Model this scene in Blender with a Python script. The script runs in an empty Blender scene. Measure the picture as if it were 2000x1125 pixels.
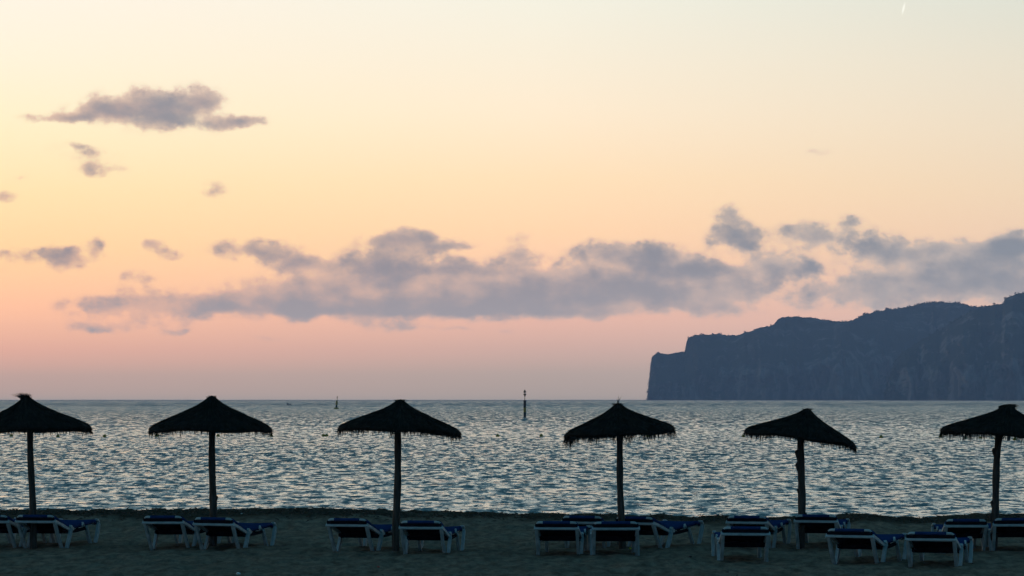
import bpy, bmesh, math, random
import numpy as np
from mathutils import Vector, Matrix

# ------------------------------------------------------------------ camera, sky, exposure
S = bpy.context.scene
COL = S.collection
F = 6200.0            # focal length in photograph pixels (photo is 2000 wide)
CAM_H = 2.18          # eye height above the dry sand
HORIZON = 779.0
WATER_Z = -0.80
HAZE_DENSITY = 1.5e-4
HAZE_TOP = 232.0
HAZE_END = 9600.0

cam = bpy.data.cameras.new('camera')
cam_ob = bpy.data.objects.new('camera', cam)
COL.objects.link(cam_ob)
cam.sensor_width = 36.0
cam.lens = 36.0 * F / 2000.0
cam.shift_y = (HORIZON - 562.5) / 2000.0
cam.clip_start = 0.5
cam.clip_end = 60000.0
cam_ob.location = (0, 0, CAM_H)
cam_ob.rotation_euler = (math.radians(90), 0, 0)
S.camera = cam_ob

S.view_settings.view_transform = 'Standard'
S.view_settings.look = 'None'
S.view_settings.exposure = 0.0
S.view_settings.gamma = 1.0
S.view_settings.use_curve_mapping = False
S.render.engine = 'CYCLES'
S.cycles.max_bounces = 4
S.cycles.diffuse_bounces = 2
S.cycles.glossy_bounces = 3
S.cycles.volume_bounces = 0
S.cycles.use_adaptive_sampling = True
S.cycles.adaptive_threshold = 0.02
S.cycles.use_denoising = True
S.cycles.sample_clamp_indirect = 6.0


def lin(c):
    out = []
    for v in c:
        v = v / 255.0
        out.append(v / 12.92 if v <= 0.04045 else ((v + 0.055) / 1.055) ** 2.4)
    return tuple(out) + (1.0,)


class NT:
    """short hand for building node trees"""
    def __init__(self, tree):
        self.t = tree
        self.n = tree.nodes
        self.l = tree.links

    def put(self, sock, v):
        if v is None:
            return
        if isinstance(v, bpy.types.NodeSocket):
            self.l.new(v, sock)
        else:
            sock.default_value = v

    def math(self, op, a, b=None, c=None, clamp=False):
        n = self.n.new('ShaderNodeMath'); n.operation = op; n.use_clamp = clamp
        self.put(n.inputs[0], a); self.put(n.inputs[1], b); self.put(n.inputs[2], c)
        return n.outputs[0]

    def vec(self, op, a, b=None, c=None):
        n = self.n.new('ShaderNodeVectorMath'); n.operation = op
        self.put(n.inputs[0], a); self.put(n.inputs[1], b); self.put(n.inputs[2], c)
        return n.outputs['Value'] if op in ('LENGTH', 'DOT_PRODUCT', 'DISTANCE') else n.outputs[0]

    def noise(self, vec, scale, detail=4, rough=0.5, lac=2.0, dist=0.0, color=False):
        n = self.n.new('ShaderNodeTexNoise')
        self.put(n.inputs['Vector'], vec)
        n.inputs['Scale'].default_value = scale
        n.inputs['Detail'].default_value = detail
        n.inputs['Roughness'].default_value = rough
        n.inputs['Lacunarity'].default_value = lac
        n.inputs['Distortion'].default_value = dist
        return n.outputs['Color' if color else 'Fac']

    def ramp(self, fac, stops, interp='LINEAR'):
        n = self.n.new('ShaderNodeValToRGB')
        n.color_ramp.interpolation = interp
        el = n.color_ramp.elements
        while len(el) < len(stops):
            el.new(0.5)
        for e, (p, c) in zip(el, stops):
            e.position = p
            e.color = c if len(c) == 4 else tuple(c) + (1.0,)
        self.put(n.inputs[0], fac)
        return n.outputs[0]

    def mix(self, fac, a, b, blend='MIX'):
        n = self.n.new('ShaderNodeMix'); n.data_type = 'RGBA'; n.blend_type = blend
        self.put(n.inputs[0], fac); self.put(n.inputs[6], a); self.put(n.inputs[7], b)
        return n.outputs[2]

    def maprange(self, v, a, b, c=0.0, d=1.0, smooth=True):
        n = self.n.new('ShaderNodeMapRange')
        n.interpolation_type = 'SMOOTHSTEP' if smooth else 'LINEAR'
        self.put(n.inputs[0], v)
        for i, x in enumerate((a, b, c, d)):
            n.inputs[i + 1].default_value = x
        return n.outputs[0]

    def combine(self, x, y, z):
        n = self.n.new('ShaderNodeCombineXYZ')
        self.put(n.inputs[0], x); self.put(n.inputs[1], y); self.put(n.inputs[2], z)
        return n.outputs[0]


# ---- dusk sky: the afterglow of a sun that has just set, left of the view
world = bpy.data.worlds.new('World')
S.world = world
world.use_nodes = True
world.node_tree.nodes.clear()
W = NT(world.node_tree)
SUN_AZ = math.radians(-28.0)
tc = W.n.new('ShaderNodeTexCoord')
nrm = W.vec('NORMALIZE', tc.outputs['Generated'])
sp = W.n.new('ShaderNodeSeparateXYZ'); W.put(sp.inputs[0], nrm)
az = W.math('ARCTAN2', sp.outputs[0], sp.outputs[1])
el = W.math('ARCSINE', sp.outputs[2])
# azimuth and elevation in units of 1/6200 rad
U = W.math('MULTIPLY', az, F * 1.008)
V = W.math('MULTIPLY', el, F * 1.004)
EMAX = math.pi / 2 * F
t_el = W.math('SQRT', W.math('DIVIDE', W.math('MAXIMUM', V, 0.0), EMAX), clamp=True)


def elstops(rows):
    out = []
    for v, c in rows:
        out.append((math.sqrt(max(v, 0) / EMAX), lin(c)))
    return out

deg = F * math.pi / 180
high = [(12.5 * deg, (196, 206, 202)), (20 * deg, (130, 164, 174)), (34 * deg, (78, 122, 142)),
        (60 * deg, (48, 102, 124)), (90 * deg, (38, 94, 118))]
skyL = W.ramp(t_el, elstops([(0, (164, 152, 149)), (45, (190, 158, 148)), (95, (224, 166, 145)), (180, (254, 188, 146)),
                             (290, (255, 209, 150)), (400, (255, 224, 166)), (530, (255, 237, 192)), (660, (255, 240, 212)),
                             (779, (255, 241, 222)), (9.5 * deg, (236, 230, 214))] + high))
skyM = W.ramp(t_el, elstops([(0, (158, 150, 148)), (50, (176, 158, 151)), (100, (202, 166, 154)), (165, (228, 176, 156)),
                             (240, (248, 194, 160)), (330, (254, 209, 164)), (430, (254, 220, 176)), (560, (252, 231, 200)),
                             (779, (242, 238, 220)), (9.5 * deg, (222, 224, 212))] + high))
skyR = W.ramp(t_el, elstops([(0, (158, 151, 151)), (60, (180, 163, 159)), (110, (200, 173, 165)), (190, (218, 184, 168)),
                             (300, (232, 198, 170)), (400, (235, 208, 176)), (520, (233, 215, 188)), (650, (228, 219, 198)),
                             (779, (218, 220, 206)), (9.5 * deg, (206, 214, 206))] + high))
anti = W.ramp(t_el, elstops([(0, (68, 108, 136)), (6 * deg, (74, 114, 140)), (14 * deg, (68, 114, 138)), (35 * deg, (50, 104, 128)), (90 * deg, (38, 94, 118))]))
fLM = W.maprange(U, -1100, 60, smooth=False)
fMR = W.maprange(U, 60, 1100, smooth=False)
sky = W.mix(fMR, W.mix(fLM, skyL, skyM), skyR)
# away from the sunset the band of colour fades into the blue of the night side
away = W.math('ABSOLUTE', W.math('SUBTRACT', az, SUN_AZ))
away = W.math('MINIMUM', away, W.math('SUBTRACT', 2 * math.pi, away))
sky = W.mix(W.maprange(away, math.radians(42), math.radians(125)), sky, anti)

hs = W.n.new('ShaderNodeHueSaturation')
hs.inputs['Saturation'].default_value = 0.94
hs.inputs['Value'].default_value = 1.03
W.put(hs.inputs['Color'], sky)
low_only = W.maprange(V, 9 * deg, 14 * deg)
sky = W.mix(low_only, hs.outputs[0], sky)

# ---- clouds, set by azimuth and elevation
UV = W.combine(U, V, 0.0)
wob = W.noise(UV, 0.012, 4, 0.55, color=True)
UVw = W.vec('ADD', UV, W.vec('MULTIPLY', W.vec('SUBTRACT', wob, (0.5, 0.5, 0.5)), (60, 44, 0)))
puff = W.noise(W.vec('MULTIPLY', UV, (1.0, 1.25, 1.0)), 0.020, 9, 0.58)
mass = W.noise(W.vec('MULTIPLY', W.vec('ADD', UV, (900, 300, 40)), (1.0, 1.7, 1.0)), 0.010, 5, 0.55)
clouds = [  # photo x, y, half width, half height, weight
    (285, 213, 80, 34, 1.15), (210, 224, 60, 17, .7), (125, 236, 60, 10, .75), (345, 214, 36, 28, .5), (408, 200, 32, 24, 1.0), (415, 245, 30, 15, .6), (465, 238, 36, 9, .7),
    (90, 243, 46, 8, .5), (470, 240, 46, 9, .6), (170, 215, 60, 14, .4),
    (196, 331, 46, 13, .62), (160, 299, 66, 13, .42), (414, 372, 46, 16, .5), (0, 386, 34, 15, .55), (20, 497, 30, 8, .42), (50, 350, 30, 6, .3),
    (128, 505, 66, 16, 1.0), (190, 480, 14, 20, .5), (300, 480, 20, 12, .7), (330, 494, 28, 10, .6),
    (500, 486, 80, 18, 1.0), (585, 510, 55, 14, 1.0), (762, 470, 46, 20, 1.0), (832, 465, 44, 16, 1.0), (890, 478, 40, 8, .8), (1012, 498, 22, 15, .85),
    (268, 546, 28, 15, .7), (170, 600, 60, 20, .62), (290, 598, 95, 30, .85), (430, 592, 80, 24, .9), (560, 575, 90, 36, .95), (620, 600, 120, 16, .8),
    (690, 540, 80, 34, .8), (780, 520, 80, 40, .75), (760, 595, 70, 18, .9), (860, 575, 80, 36, .6), (905, 520, 64, 14, .95), (960, 560, 100, 44, .6),
    (960, 600, 110, 14, .85), (1080, 545, 90, 34, .7), (1130, 590, 130, 24, .75), (1200, 492, 66, 22, 1.15), (1290, 502, 60, 18, 1.1), (1240, 545, 150, 26, .7), (1370, 528, 90, 16, 1.0),
    (1320, 580, 150, 26, .75), (1430, 560, 70, 22, .5), (1420, 600, 60, 10, .5),
    (1424, 420, 26, 20, .7), (1438, 465, 42, 24, 1.25), (1515, 518, 42, 24, 1.0), (1588, 464, 54, 24, 1.15), (1662, 434, 26, 15, .85), (1705, 460, 34, 14, .5),
    (1750, 494, 72, 20, 1.15), (1840, 487, 18, 12, .8), (1575, 528, 24, 12, .45), (1650, 570, 110, 34, .6), (1770, 555, 110, 38, .65), (1900, 530, 100, 40, .85), (1930, 500, 60, 24, .8), (2000, 478, 60, 22, 1.0), (2000, 560, 120, 26, .6),
    (520, 606, 110, 9, .6), (720, 607, 110, 9, .6), (930, 609, 100, 9, .6), (1100, 610, 120, 8, .6), (1000, 575, 200, 30, .35), (1200, 570, 200, 30, .35), (650, 570, 150, 26, .3), (1820, 560, 160, 34, .35),
    (344, 651, 20, 5, .8), (200, 641, 110, 9, .55), (770, 640, 56, 12, .62), (705, 628, 34, 9, .5), (880, 643, 40, 4, .42), (980, 645, 28, 5, .45), (520, 658, 36, 4, .4),
    (1590, 300, 50, 8, .40), (1010, 465, 30, 10, .3), (2200, 510, 170, 40, 1.0), (2480, 530, 160, 36, .9), (-150, 520, 110, 26, .9), (-380, 575, 160, 28, .8)]
thick = None
for x, y, rx, ry, w in clouds:
    cx, cy = x - 1000.0, HORIZON - y
    rx *= 1.12; ry *= 1.12
    p = W.vec('MULTIPLY_ADD', UVw, (1.0 / rx, 1.0 / ry, 0), (-cx / rx, -cy / ry, 0))
    g = W.math('EXPONENT', W.math('MULTIPLY', W.vec('DOT_PRODUCT', p, p), -1.0))
    thick = W.math('MULTIPLY', g, w) if thick is None else W.math('MULTIPLY_ADD', g, w, thick)
# overlapping masses do not add up without limit
thick = W.math('DIVIDE', thick, W.math('MULTIPLY_ADD', thick, 0.32, 1.0))
body = W.maprange(thick, 0.03, 0.45)
rag = W.math('ADD', W.math('MULTIPLY', W.math('SUBTRACT', puff, 0.5), 2.2), W.math('MULTIPLY', W.math('SUBTRACT', mass, 0.5), 0.8))
body = W.math('MULTIPLY', body, W.maprange(thick, 0.40, 0.85, 1.0, 0.36))
dens = W.math('MULTIPLY_ADD', rag, body, thick)
alpha = W.math('MULTIPLY', W.maprange(dens, 0.12, 0.62), W.maprange(dens, 0.2, 1.0, 0.55, 0.90))
warm = W.maprange(U, -1000, 700, smooth=False)
thin_col = W.mix(warm, lin((206, 168, 156)), lin((176, 170, 170)))
thick_col = W.mix(warm, lin((134, 132, 146)), lin((120, 134, 150)))
low = W.maprange(V, 120, 300)
thick_col = W.mix(low, lin((150, 152, 160)), thick_col)
tone = W.math('ADD', W.math('MULTIPLY', W.math('SUBTRACT', mass, 0.5), 1.6), dens)
ccol = W.mix(W.maprange(tone, 0.30, 1.25), thin_col, thick_col)
sky = W.mix(alpha, sky, ccol)

# short bright vapour trail
ct, st = math.cos(math.radians(75)), math.sin(math.radians(75))
pu = W.math('SUBTRACT', U, 1763 - 1000.0 + 4)
pv = W.math('SUBTRACT', V, HORIZON - 23.0)
along = W.math('ADD', W.math('MULTIPLY', pu, ct), W.math('MULTIPLY', pv, st))
across = W.math('SUBTRACT', W.math('MULTIPLY', pu, st), W.math('MULTIPLY', pv, ct))
tl = W.vec('LENGTH', W.combine(W.math('DIVIDE', along, 15.0), W.math('DIVIDE', across, 2.6), 0.0))
sky = W.mix(W.maprange(tl, 1.0, 0.3), sky, (1.0, 0.99, 0.86, 1))

# the sky lies beyond the haze, so it is a little brighter than it looks through it
path = W.math('MINIMUM', W.math('DIVIDE', HAZE_TOP - CAM_H, W.math('MAXIMUM', sp.outputs[2], 0.004)), HAZE_END)
trans = W.math('EXPONENT', W.math('MULTIPLY', path, -HAZE_DENSITY))
inv = W.math('DIVIDE', 1.0, trans)
lost = W.math('SUBTRACT', 1.0, trans)
glow = W.vec('MULTIPLY', W.combine(lost, lost, lost), (0.06, 0.085, 0.13))
sky = W.vec('MAXIMUM', W.vec('SUBTRACT', sky, glow), (0, 0, 0))
sky = W.vec('MULTIPLY', sky, W.combine(inv, inv, inv))
nis = W.n.new('ShaderNodeTexSky')
nis.sky_type = 'NISHITA'
nis.sun_disc = False
nis.sun_elevation = math.radians(0.3)
nis.sun_rotation = SUN_AZ
nis.altitude = 0
bg1 = W.n.new('ShaderNodeBackground'); W.put(bg1.inputs[0], sky); bg1.inputs[1].default_value = 1.0
bg2 = W.n.new('ShaderNodeBackground'); W.put(bg2.inputs[0], nis.outputs[0]); bg2.inputs[1].default_value = 0.004
ad_sh = W.n.new('ShaderNodeAddShader'); W.l.new(bg1.outputs[0], ad_sh.inputs[0]); W.l.new(bg2.outputs[0], ad_sh.inputs[1])
wo = W.n.new('ShaderNodeOutputWorld'); W.l.new(ad_sh.outputs[0], wo.inputs[0])
world.cycles.sampling_method = 'MANUAL'
world.cycles.sample_map_resolution = 512

# ------------------------------------------------------------------ helpers
rng = random.Random(7)
nr = np.random.default_rng(11)


def at(x, y, D):
    """photo pixel and distance -> point"""
    return Vector(((x - 1000.0) / F * D, D, CAM_H - (y - HORIZON) / F * D))


def ground_D(y, z=0.0):
    return F * (CAM_H - z) / (y - HORIZON)


def link_mesh(name, verts, faces, mat=None, parent=None, smooth=True):
    me = bpy.data.meshes.new(name)
    me.from_pydata([tuple(v) for v in verts], [], faces)
    me.update()
    return link_me(name, me, mat, parent, smooth)


def link_me(name, me, mat=None, parent=None, smooth=True):
    if smooth:
        me.polygons.foreach_set('use_smooth', [True] * len(me.polygons))
    if mat:
        me.materials.append(mat)
    o = bpy.data.objects.new(name, me)
    COL.objects.link(o)
    if parent:
        o.parent = parent
    return o


def grid_mesh(name, P, mat, smooth=True):
    """P: rows x cols x 3 array -> one sheet"""
    R, C = P.shape[:2]
    me = bpy.data.meshes.new(name)
    idx = np.arange(R * C, dtype=np.int32).reshape(R, C)
    q = np.stack([idx[:-1, :-1], idx[:-1, 1:], idx[1:, 1:], idx[1:, :-1]], -1).reshape(-1)
    n = q.size // 4
    me.vertices.add(R * C)
    me.vertices.foreach_set('co', P.reshape(-1).astype(np.float32))
    me.loops.add(q.size)
    me.loops.foreach_set('vertex_index', q)
    me.polygons.add(n)
    me.polygons.foreach_set('loop_start', np.arange(n, dtype=np.int32) * 4)
    me.polygons.foreach_set('use_smooth', np.full(n, smooth))
    me.update(calc_edges=True)
    me.validate()
    me.materials.append(mat)
    o = bpy.data.objects.new(name, me)
    COL.objects.link(o)
    return o


def tag(o, label=None, cat=None, group=None, kind=None):
    if label: o['label'] = label
    if cat: o['category'] = cat
    if group: o['group'] = group
    if kind: o['kind'] = kind
    return o


def empty(name, loc, rz=0.0):
    o = bpy.data.objects.new(name, None)
    o.empty_display_size = 0.2
    COL.objects.link(o)
    o.location = loc
    o.rotation_euler = (0, 0, rz)
    return o

_perm = nr.random((256, 256))


def vnoise(x, y):
    xi = np.floor(x).astype(int); yi = np.floor(y).astype(int)
    fx = x - xi; fy = y - yi
    fx = fx * fx * (3 - 2 * fx); fy = fy * fy * (3 - 2 * fy)
    a = _perm[xi % 256, yi % 256]; b = _perm[(xi + 1) % 256, yi % 256]
    c = _perm[xi % 256, (yi + 1) % 256]; d = _perm[(xi + 1) % 256, (yi + 1) % 256]
    return (a * (1 - fx) + b * fx) * (1 - fy) + (c * (1 - fx) + d * fx) * fy


def fbm(x, y, o=5, g=0.5):
    s = 0.0; a = 1.0; t = 0.0
    for i in range(o):
        s = s + a * vnoise(x * 2 ** i + 17.3 * i, y * 2 ** i + 5.1 * i); t += a; a *= g
    return s / t


def material(name):
    m = bpy.data.materials.new(name)
    m.use_nodes = True
    n = NT(m.node_tree)
    b = m.node_tree.nodes['Principled BSDF']
    return m, n, b


def simple_mat(name, c0, c1, scale, rough=0.6, bump=0.0, bscale=None, stretch=(1, 1, 1), spec=0.5):
    m, n, b = material(name)
    t = n.n.new('ShaderNodeTexCoord')
    v = n.vec('MULTIPLY', t.outputs['Object'], stretch)
    f = n.noise(v, scale, 5, 0.6)
    n.put(b.inputs['Base Color'], n.mix(n.maprange(f, 0.3, 0.7), tuple(c0) + (1,), tuple(c1) + (1,)))
    b.inputs['Roughness'].default_value = rough
    b.inputs['Specular IOR Level'].default_value = spec
    if bump:
        bn = n.n.new('ShaderNodeBump')
        bn.inputs['Strength'].default_value = 1.0
        bn.inputs['Distance'].default_value = bump
        n.put(bn.inputs['Height'], n.noise(v, bscale or scale * 2, 4, 0.6))
        n.l.new(bn.outputs[0], b.inputs['Normal'])
    return m

# ------------------------------------------------------------------ materials
M = {}
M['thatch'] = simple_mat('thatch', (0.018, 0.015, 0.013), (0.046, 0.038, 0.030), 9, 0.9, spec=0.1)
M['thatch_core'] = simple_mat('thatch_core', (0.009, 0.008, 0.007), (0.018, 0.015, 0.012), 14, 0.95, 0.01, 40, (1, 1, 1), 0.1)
M['wood'] = simple_mat('pole_wood', (0.035, 0.029, 0.024), (0.085, 0.07, 0.06), 6, 0.85, 0.006, 30, (4, 4, 0.5), 0.2)
M['resin'] = simple_mat('white_resin', (0.27, 0.33, 0.345), (0.42, 0.48, 0.50), 7, 0.6, spec=0.15)
M['sling'] = simple_mat('blue_sling', (0.007, 0.030, 0.10), (0.012, 0.045, 0.145), 10, 0.9, 0.001, 300, spec=0.0)
M['under_shade'] = simple_mat('painted_shade', (0.006, 0.007, 0.012), (0.012, 0.012, 0.018), 10, 0.9, spec=0.0)  # near-black colour standing in for the shade beneath the loungers
M['black_paint'] = simple_mat('black_paint', (0.012, 0.012, 0.012), (0.03, 0.03, 0.028), 4, 0.6)
M['yellow_paint'] = simple_mat('yellow_paint', (0.26, 0.17, 0.01), (0.36, 0.25, 0.02), 4, 0.5)
M['green_paint'] = simple_mat('green_paint', (0.01, 0.10, 0.04), (0.02, 0.14, 0.06), 4, 0.5)
M['dark_plastic'] = simple_mat('dark_plastic', (0.02, 0.02, 0.022), (0.04, 0.035, 0.035), 5, 0.6)
M['paper'] = simple_mat('paper', (0.7, 0.7, 0.68), (0.8, 0.8, 0.78), 20, 0.8)
M['red_plastic'] = simple_mat('red_plastic', (0.30, 0.03, 0.02), (0.4, 0.05, 0.03), 20, 0.6)
M['yellow_plastic'] = simple_mat('yellow_plastic', (0.7, 0.55, 0.02), (0.75, 0.6, 0.05), 20, 0.5)
M['seaweed'] = simple_mat('seaweed', (0.025, 0.02, 0.014), (0.06, 0.05, 0.036), 10, 0.9)

# sand
m, n, b = material('sand')
geo = n.n.new('ShaderNodeNewGeometry')
pos = geo.outputs['Position']
big = n.noise(pos, 0.6, 5, 0.6)
fine = n.noise(n.vec('MULTIPLY', pos, (1, 0.35, 1)), 6.0, 5, 0.7)
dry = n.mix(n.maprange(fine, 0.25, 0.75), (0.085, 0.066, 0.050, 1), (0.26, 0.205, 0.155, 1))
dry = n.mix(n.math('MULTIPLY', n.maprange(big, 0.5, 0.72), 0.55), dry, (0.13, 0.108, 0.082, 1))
sx = n.n.new('ShaderNodeSeparateXYZ'); n.put(sx.inputs[0], pos)
wobble = n.math('MULTIPLY', n.math('SUBTRACT', n.noise(pos, 0.35, 5, 0.6), 0.5), 5.0)
wetf = n.maprange(n.math('ADD', sx.outputs[1], wobble), 54.4, 55.8)
n.put(b.inputs['Base Color'], n.mix(wetf, dry, n.mix(fine, (0.03, 0.024, 0.018, 1), (0.085, 0.07, 0.052, 1))))
b.inputs['Roughness'].default_value = 1.0
b.inputs['Specular IOR Level'].default_value = 0.0
bn = n.n.new('ShaderNodeBump'); bn.inputs['Distance'].default_value = 0.03; bn.inputs['Strength'].default_value = 0.8
n.put(bn.inputs['Height'], n.noise(pos, 11.0, 5, 0.6))
n.l.new(bn.outputs[0], b.inputs['Normal'])
M['sand'] = m

# sea water
m, n, b = material('sea_water')
geo = n.n.new('ShaderNodeNewGeometry')
pos = geo.outputs['Position']
b.inputs['Base Color'].default_value = (0.006, 0.022, 0.028, 1)
b.inputs['IOR'].default_value = 1.33
sx = n.n.new('ShaderNodeSeparateXYZ'); n.put(sx.inputs[0], pos)
n.put(b.inputs['Roughness'], n.maprange(sx.outputs[1], 90, 900, 0.05, 0.20))
bn = n.n.new('ShaderNodeBump'); bn.inputs['Distance'].default_value = 0.05; bn.inputs['Strength'].default_value = 0.5
n.put(bn.inputs['Height'], n.noise(n.vec('MULTIPLY', pos, (0.8, 1.0, 1.0)), 3.2, 4, 0.6))
# wavelets lean towards the shore, more steeply where gusts ruffle them; the gusts leave streaks along the wind
def streak(sx_, sy_, off):
    return n.noise(n.vec('ADD', n.vec('MULTIPLY', pos, (sx_, sy_, 0.0)), (off, off * 0.7, 0.0)), 1.0, 4, 0.65)
yy = sx.outputs[1]
g1 = n.maprange(streak(2.4, 1.5, 3.0), 0.47, 0.60)
g2 = n.maprange(streak(1.7, 0.38, 13.0), 0.47, 0.60)
g3 = n.maprange(streak(0.8, 0.065, 29.0), 0.45, 0.60)
g4 = n.maprange(streak(0.24, 0.008, 47.0), 0.44, 0.58)
w1 = n.maprange(yy, 120, 320, 1.0, 0.0)
w4 = n.maprange(yy, 500, 2000, 0.0, 1.0)
w3 = n.math('MULTIPLY', n.maprange(yy, 200, 500, 0.0, 1.0), n.maprange(yy, 1200, 3000, 1.0, 0.0))
w2 = n.math('MULTIPLY', n.maprange(yy, 80, 200, 0.3, 1.0), n.maprange(yy, 500, 1200, 1.0, 0.0))
lean = n.math('ADD', n.math('ADD', n.math('MULTIPLY', g1, w1), n.math('MULTIPLY', g2, w2)), n.math('ADD', n.math('MULTIPLY', g3, w3), n.math('MULTIPLY', g4, w4)))
lean = n.math('ADD', n.math('MULTIPLY', lean, 0.33), n.maprange(yy, 90, 1800, 0.012, 0.05))
nn_ = n.vec('NORMALIZE', n.vec('ADD', bn.outputs[0], n.combine(0.0, n.math('MULTIPLY', lean, -1.0), 0.0)))
n.l.new(nn_, b.inputs['Normal'])
gl = n.n.new('ShaderNodeBsdfGlossy')
gl.inputs['Roughness'].default_value = 0.07
gl.inputs['Color'].default_value = (1, 1, 1, 1)
n.l.new(nn_, gl.inputs['Normal'])
mx = n.n.new('ShaderNodeMixShader'); mx.inputs[0].default_value = 0.20
n.l.new(b.outputs[0], mx.inputs[1]); n.l.new(gl.outputs[0], mx.inputs[2])
n.l.new(mx.outputs[0], m.node_tree.nodes['Material Output'].inputs['Surface'])
M['water'] = m

# headland rock and scrub
m, n, b = material('cliff_rock')
geo = n.n.new('ShaderNodeNewGeometry')
pos = geo.outputs['Position']
str_ = n.noise(n.vec('MULTIPLY', pos, (1, 1, 0.35)), 0.035, 7, 0.65)
patch = n.noise(pos, 0.008, 6, 0.6)
rock = n.mix(n.maprange(str_, 0.38, 0.64), (0.10, 0.085, 0.08, 1), (0.44, 0.36, 0.32, 1))
sx = n.n.new('ShaderNodeSeparateXYZ'); n.put(sx.inputs[0], geo.outputs['Normal'])
sz = n.n.new('ShaderNodeSeparateXYZ'); n.put(sz.inputs[0], pos)
clump = n.noise(pos, 0.03, 5, 0.65)
veg = n.math('ADD', n.math('MULTIPLY', sx.outputs[2], 0.22), n.math('ADD', n.math('MULTIPLY_ADD', clump, 0.5, patch), n.math('MULTIPLY', sz.outputs[2], 0.0003)))
n.put(b.inputs['Base Color'], n.mix(n.maprange(veg, 0.86, 0.96, 0.0, 0.9), rock, (0.045, 0.052, 0.035, 1)))
b.inputs['Roughness'].default_value = 0.95
b.inputs['Specular IOR Level'].default_value = 0.1
bn = n.n.new('ShaderNodeBump'); bn.inputs['Distance'].default_value = 14.0; bn.inputs['Strength'].default_value = 0.9
n.put(bn.inputs['Height'], n.noise(n.vec('MULTIPLY', pos, (1, 1, 0.5)), 0.03, 6, 0.65))
n.l.new(bn.outputs[0], b.inputs['Normal'])
M['cliff'] = m
M['pine'] = simple_mat('pine_foliage', (0.02, 0.026, 0.015), (0.045, 0.055, 0.03), 0.05, 0.9, spec=0.1)

# ------------------------------------------------------------------ sand: one sheet with a bank at the water's edge
edge_px = [(-1500, 1000), (0, 999), (160, 997), (270, 996), (500, 995), (700, 996.5), (760, 998), (830, 1000), (870, 999), (905, 1002), (1000, 1004), (1200, 1006),
           (1400, 1009), (1560, 1012), (1625, 1012), (1633, 1006), (1665, 1003.5), (1700, 1004.5), (1726, 1009), (1745, 1012), (1800, 1011), (1850, 1008), (1900, 1005.5), (2000, 1004), (3500, 1002)]
CREST_D = 57.0
ex = np.array([(p[0] - 1000) / F * CREST_D for p in edge_px]); ez = np.array([CAM_H - (p[1] - HORIZON) / F * CREST_D for p in edge_px])


def sand_z(X, Y):
    crest = np.interp(X, ex, ez)
    t = np.clip((Y - 52.5) / (CREST_D - 52.5), 0, 1)
    rise = t * t * (3 - 2 * t)
    z = crest * rise
    fall = np.clip(Y - CREST_D - 0.4, 0, None)
    z = z - 0.075 * fall - 0.06 * np.clip(fall, 0, 1.0)
    return z

ys = np.concatenate([np.array([-400, -150, -60, -20, 0, 15, 28, 34, 37]), np.arange(38.2, 59.5, 0.06), np.arange(59.6, 70, 0.4), np.array([72, 76, 82, 90])])
xs = np.concatenate([np.array([-600, -250, -110, -55, -28, -17]), np.arange(-13.0, 13.01, 0.06), np.array([17, 28, 55, 110, 250, 600])])
X, Y = np.meshgrid(xs, ys)
Z = sand_z(X, Y)
near = ((Y > 36) & (Y < 62)).astype(float)
foot = fbm(X * 2.2, Y * 2.2, 3, 0.5) - 0.5
lump = fbm(X * 0.5 + 40, Y * 0.5, 3) - 0.5
chop = fbm(X * 5.5 + 3, Y * 3.0 + 8, 2, 0.5) - 0.5
pit = np.clip(0.36 - vnoise(X * 3.1 + 9, Y * 2.3 + 3), 0, 1)
berm = np.exp(-((Y - 56.4) / 1.0) ** 2)
Z = Z + near * (0.05 * chop + 0.06 * foot + 0.07 * lump * (1 - 0.6 * berm) - 0.16 * pit + berm * 0.07 * (fbm(X * 3.5, Y * 3.5, 4, 0.6) - 0.5))
Pn = np.stack([X, Y, Z], -1)
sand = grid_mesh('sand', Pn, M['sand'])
tag(sand, 'dark trampled sand of the beach below the loungers', 'beach', kind='structure')


def sand_at(x, y):
    i = int(np.argmin(abs(xs - x))); j = int(np.argmin(abs(ys - y)))
    return float(Z[j, i])

# ------------------------------------------------------------------ sea: one wave-shaped sheet to the horizon
Ds = [62.0]
while Ds[-1] < 2600:
    Ds.append(Ds[-1] * 1.0021)
while Ds[-1] < 9300:
    Ds.append(Ds[-1] * 1.03)
Ds = np.array(Ds)
core_t = np.linspace(-0.185, 0.185, 380)
ts = np.concatenate([[-3.5, -1.6, -0.8, -0.45, -0.3, -0.23], core_t, [0.23, 0.3, 0.45, 0.8, 1.6, 3.5]])
T, DD = np.meshgrid(ts, Ds)
WX = T * DD
WY = DD.copy()
WZ = np.zeros_like(WX)
cell = np.maximum(DD * 0.0021, 0.02)
gust = fbm(WX * 0.03, WY * 0.012, 3)
amp_mod = 0.65 + 0.7 * gust
nw = 64
lam = 0.40 * (5.5 / 0.40) ** (np.arange(nw) / (nw - 1.0))
for L in lam:
    th = math.radians(-90 + nr.normal(0, 42) + 8)
    k = 2 * math.pi / L
    slope = 0.016 * (1.0 if L < 1.3 else (1.3 / L) ** 0.75)
    a = slope / k * 1.25
    ph = nr.random() * 6.283
    fade = np.clip((L / cell - 2.2) / 2.0, 0, 1)
    WZ += a * fade * np.sin(k * (math.cos(th) * WX + math.sin(th) * WY) + ph)
WZ *= amp_mod
WZ *= (np.abs(T) < 0.2)
far_ok = np.clip((2600 - DD) / 800.0, 0, 1)
WZ = WZ * far_ok + WATER_Z
sea = grid_mesh('sea', np.stack([WX, WY, WZ], -1), M['water'])
tag(sea, 'rippled evening sea reflecting the pale sky', 'sea', kind='structure')

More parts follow.
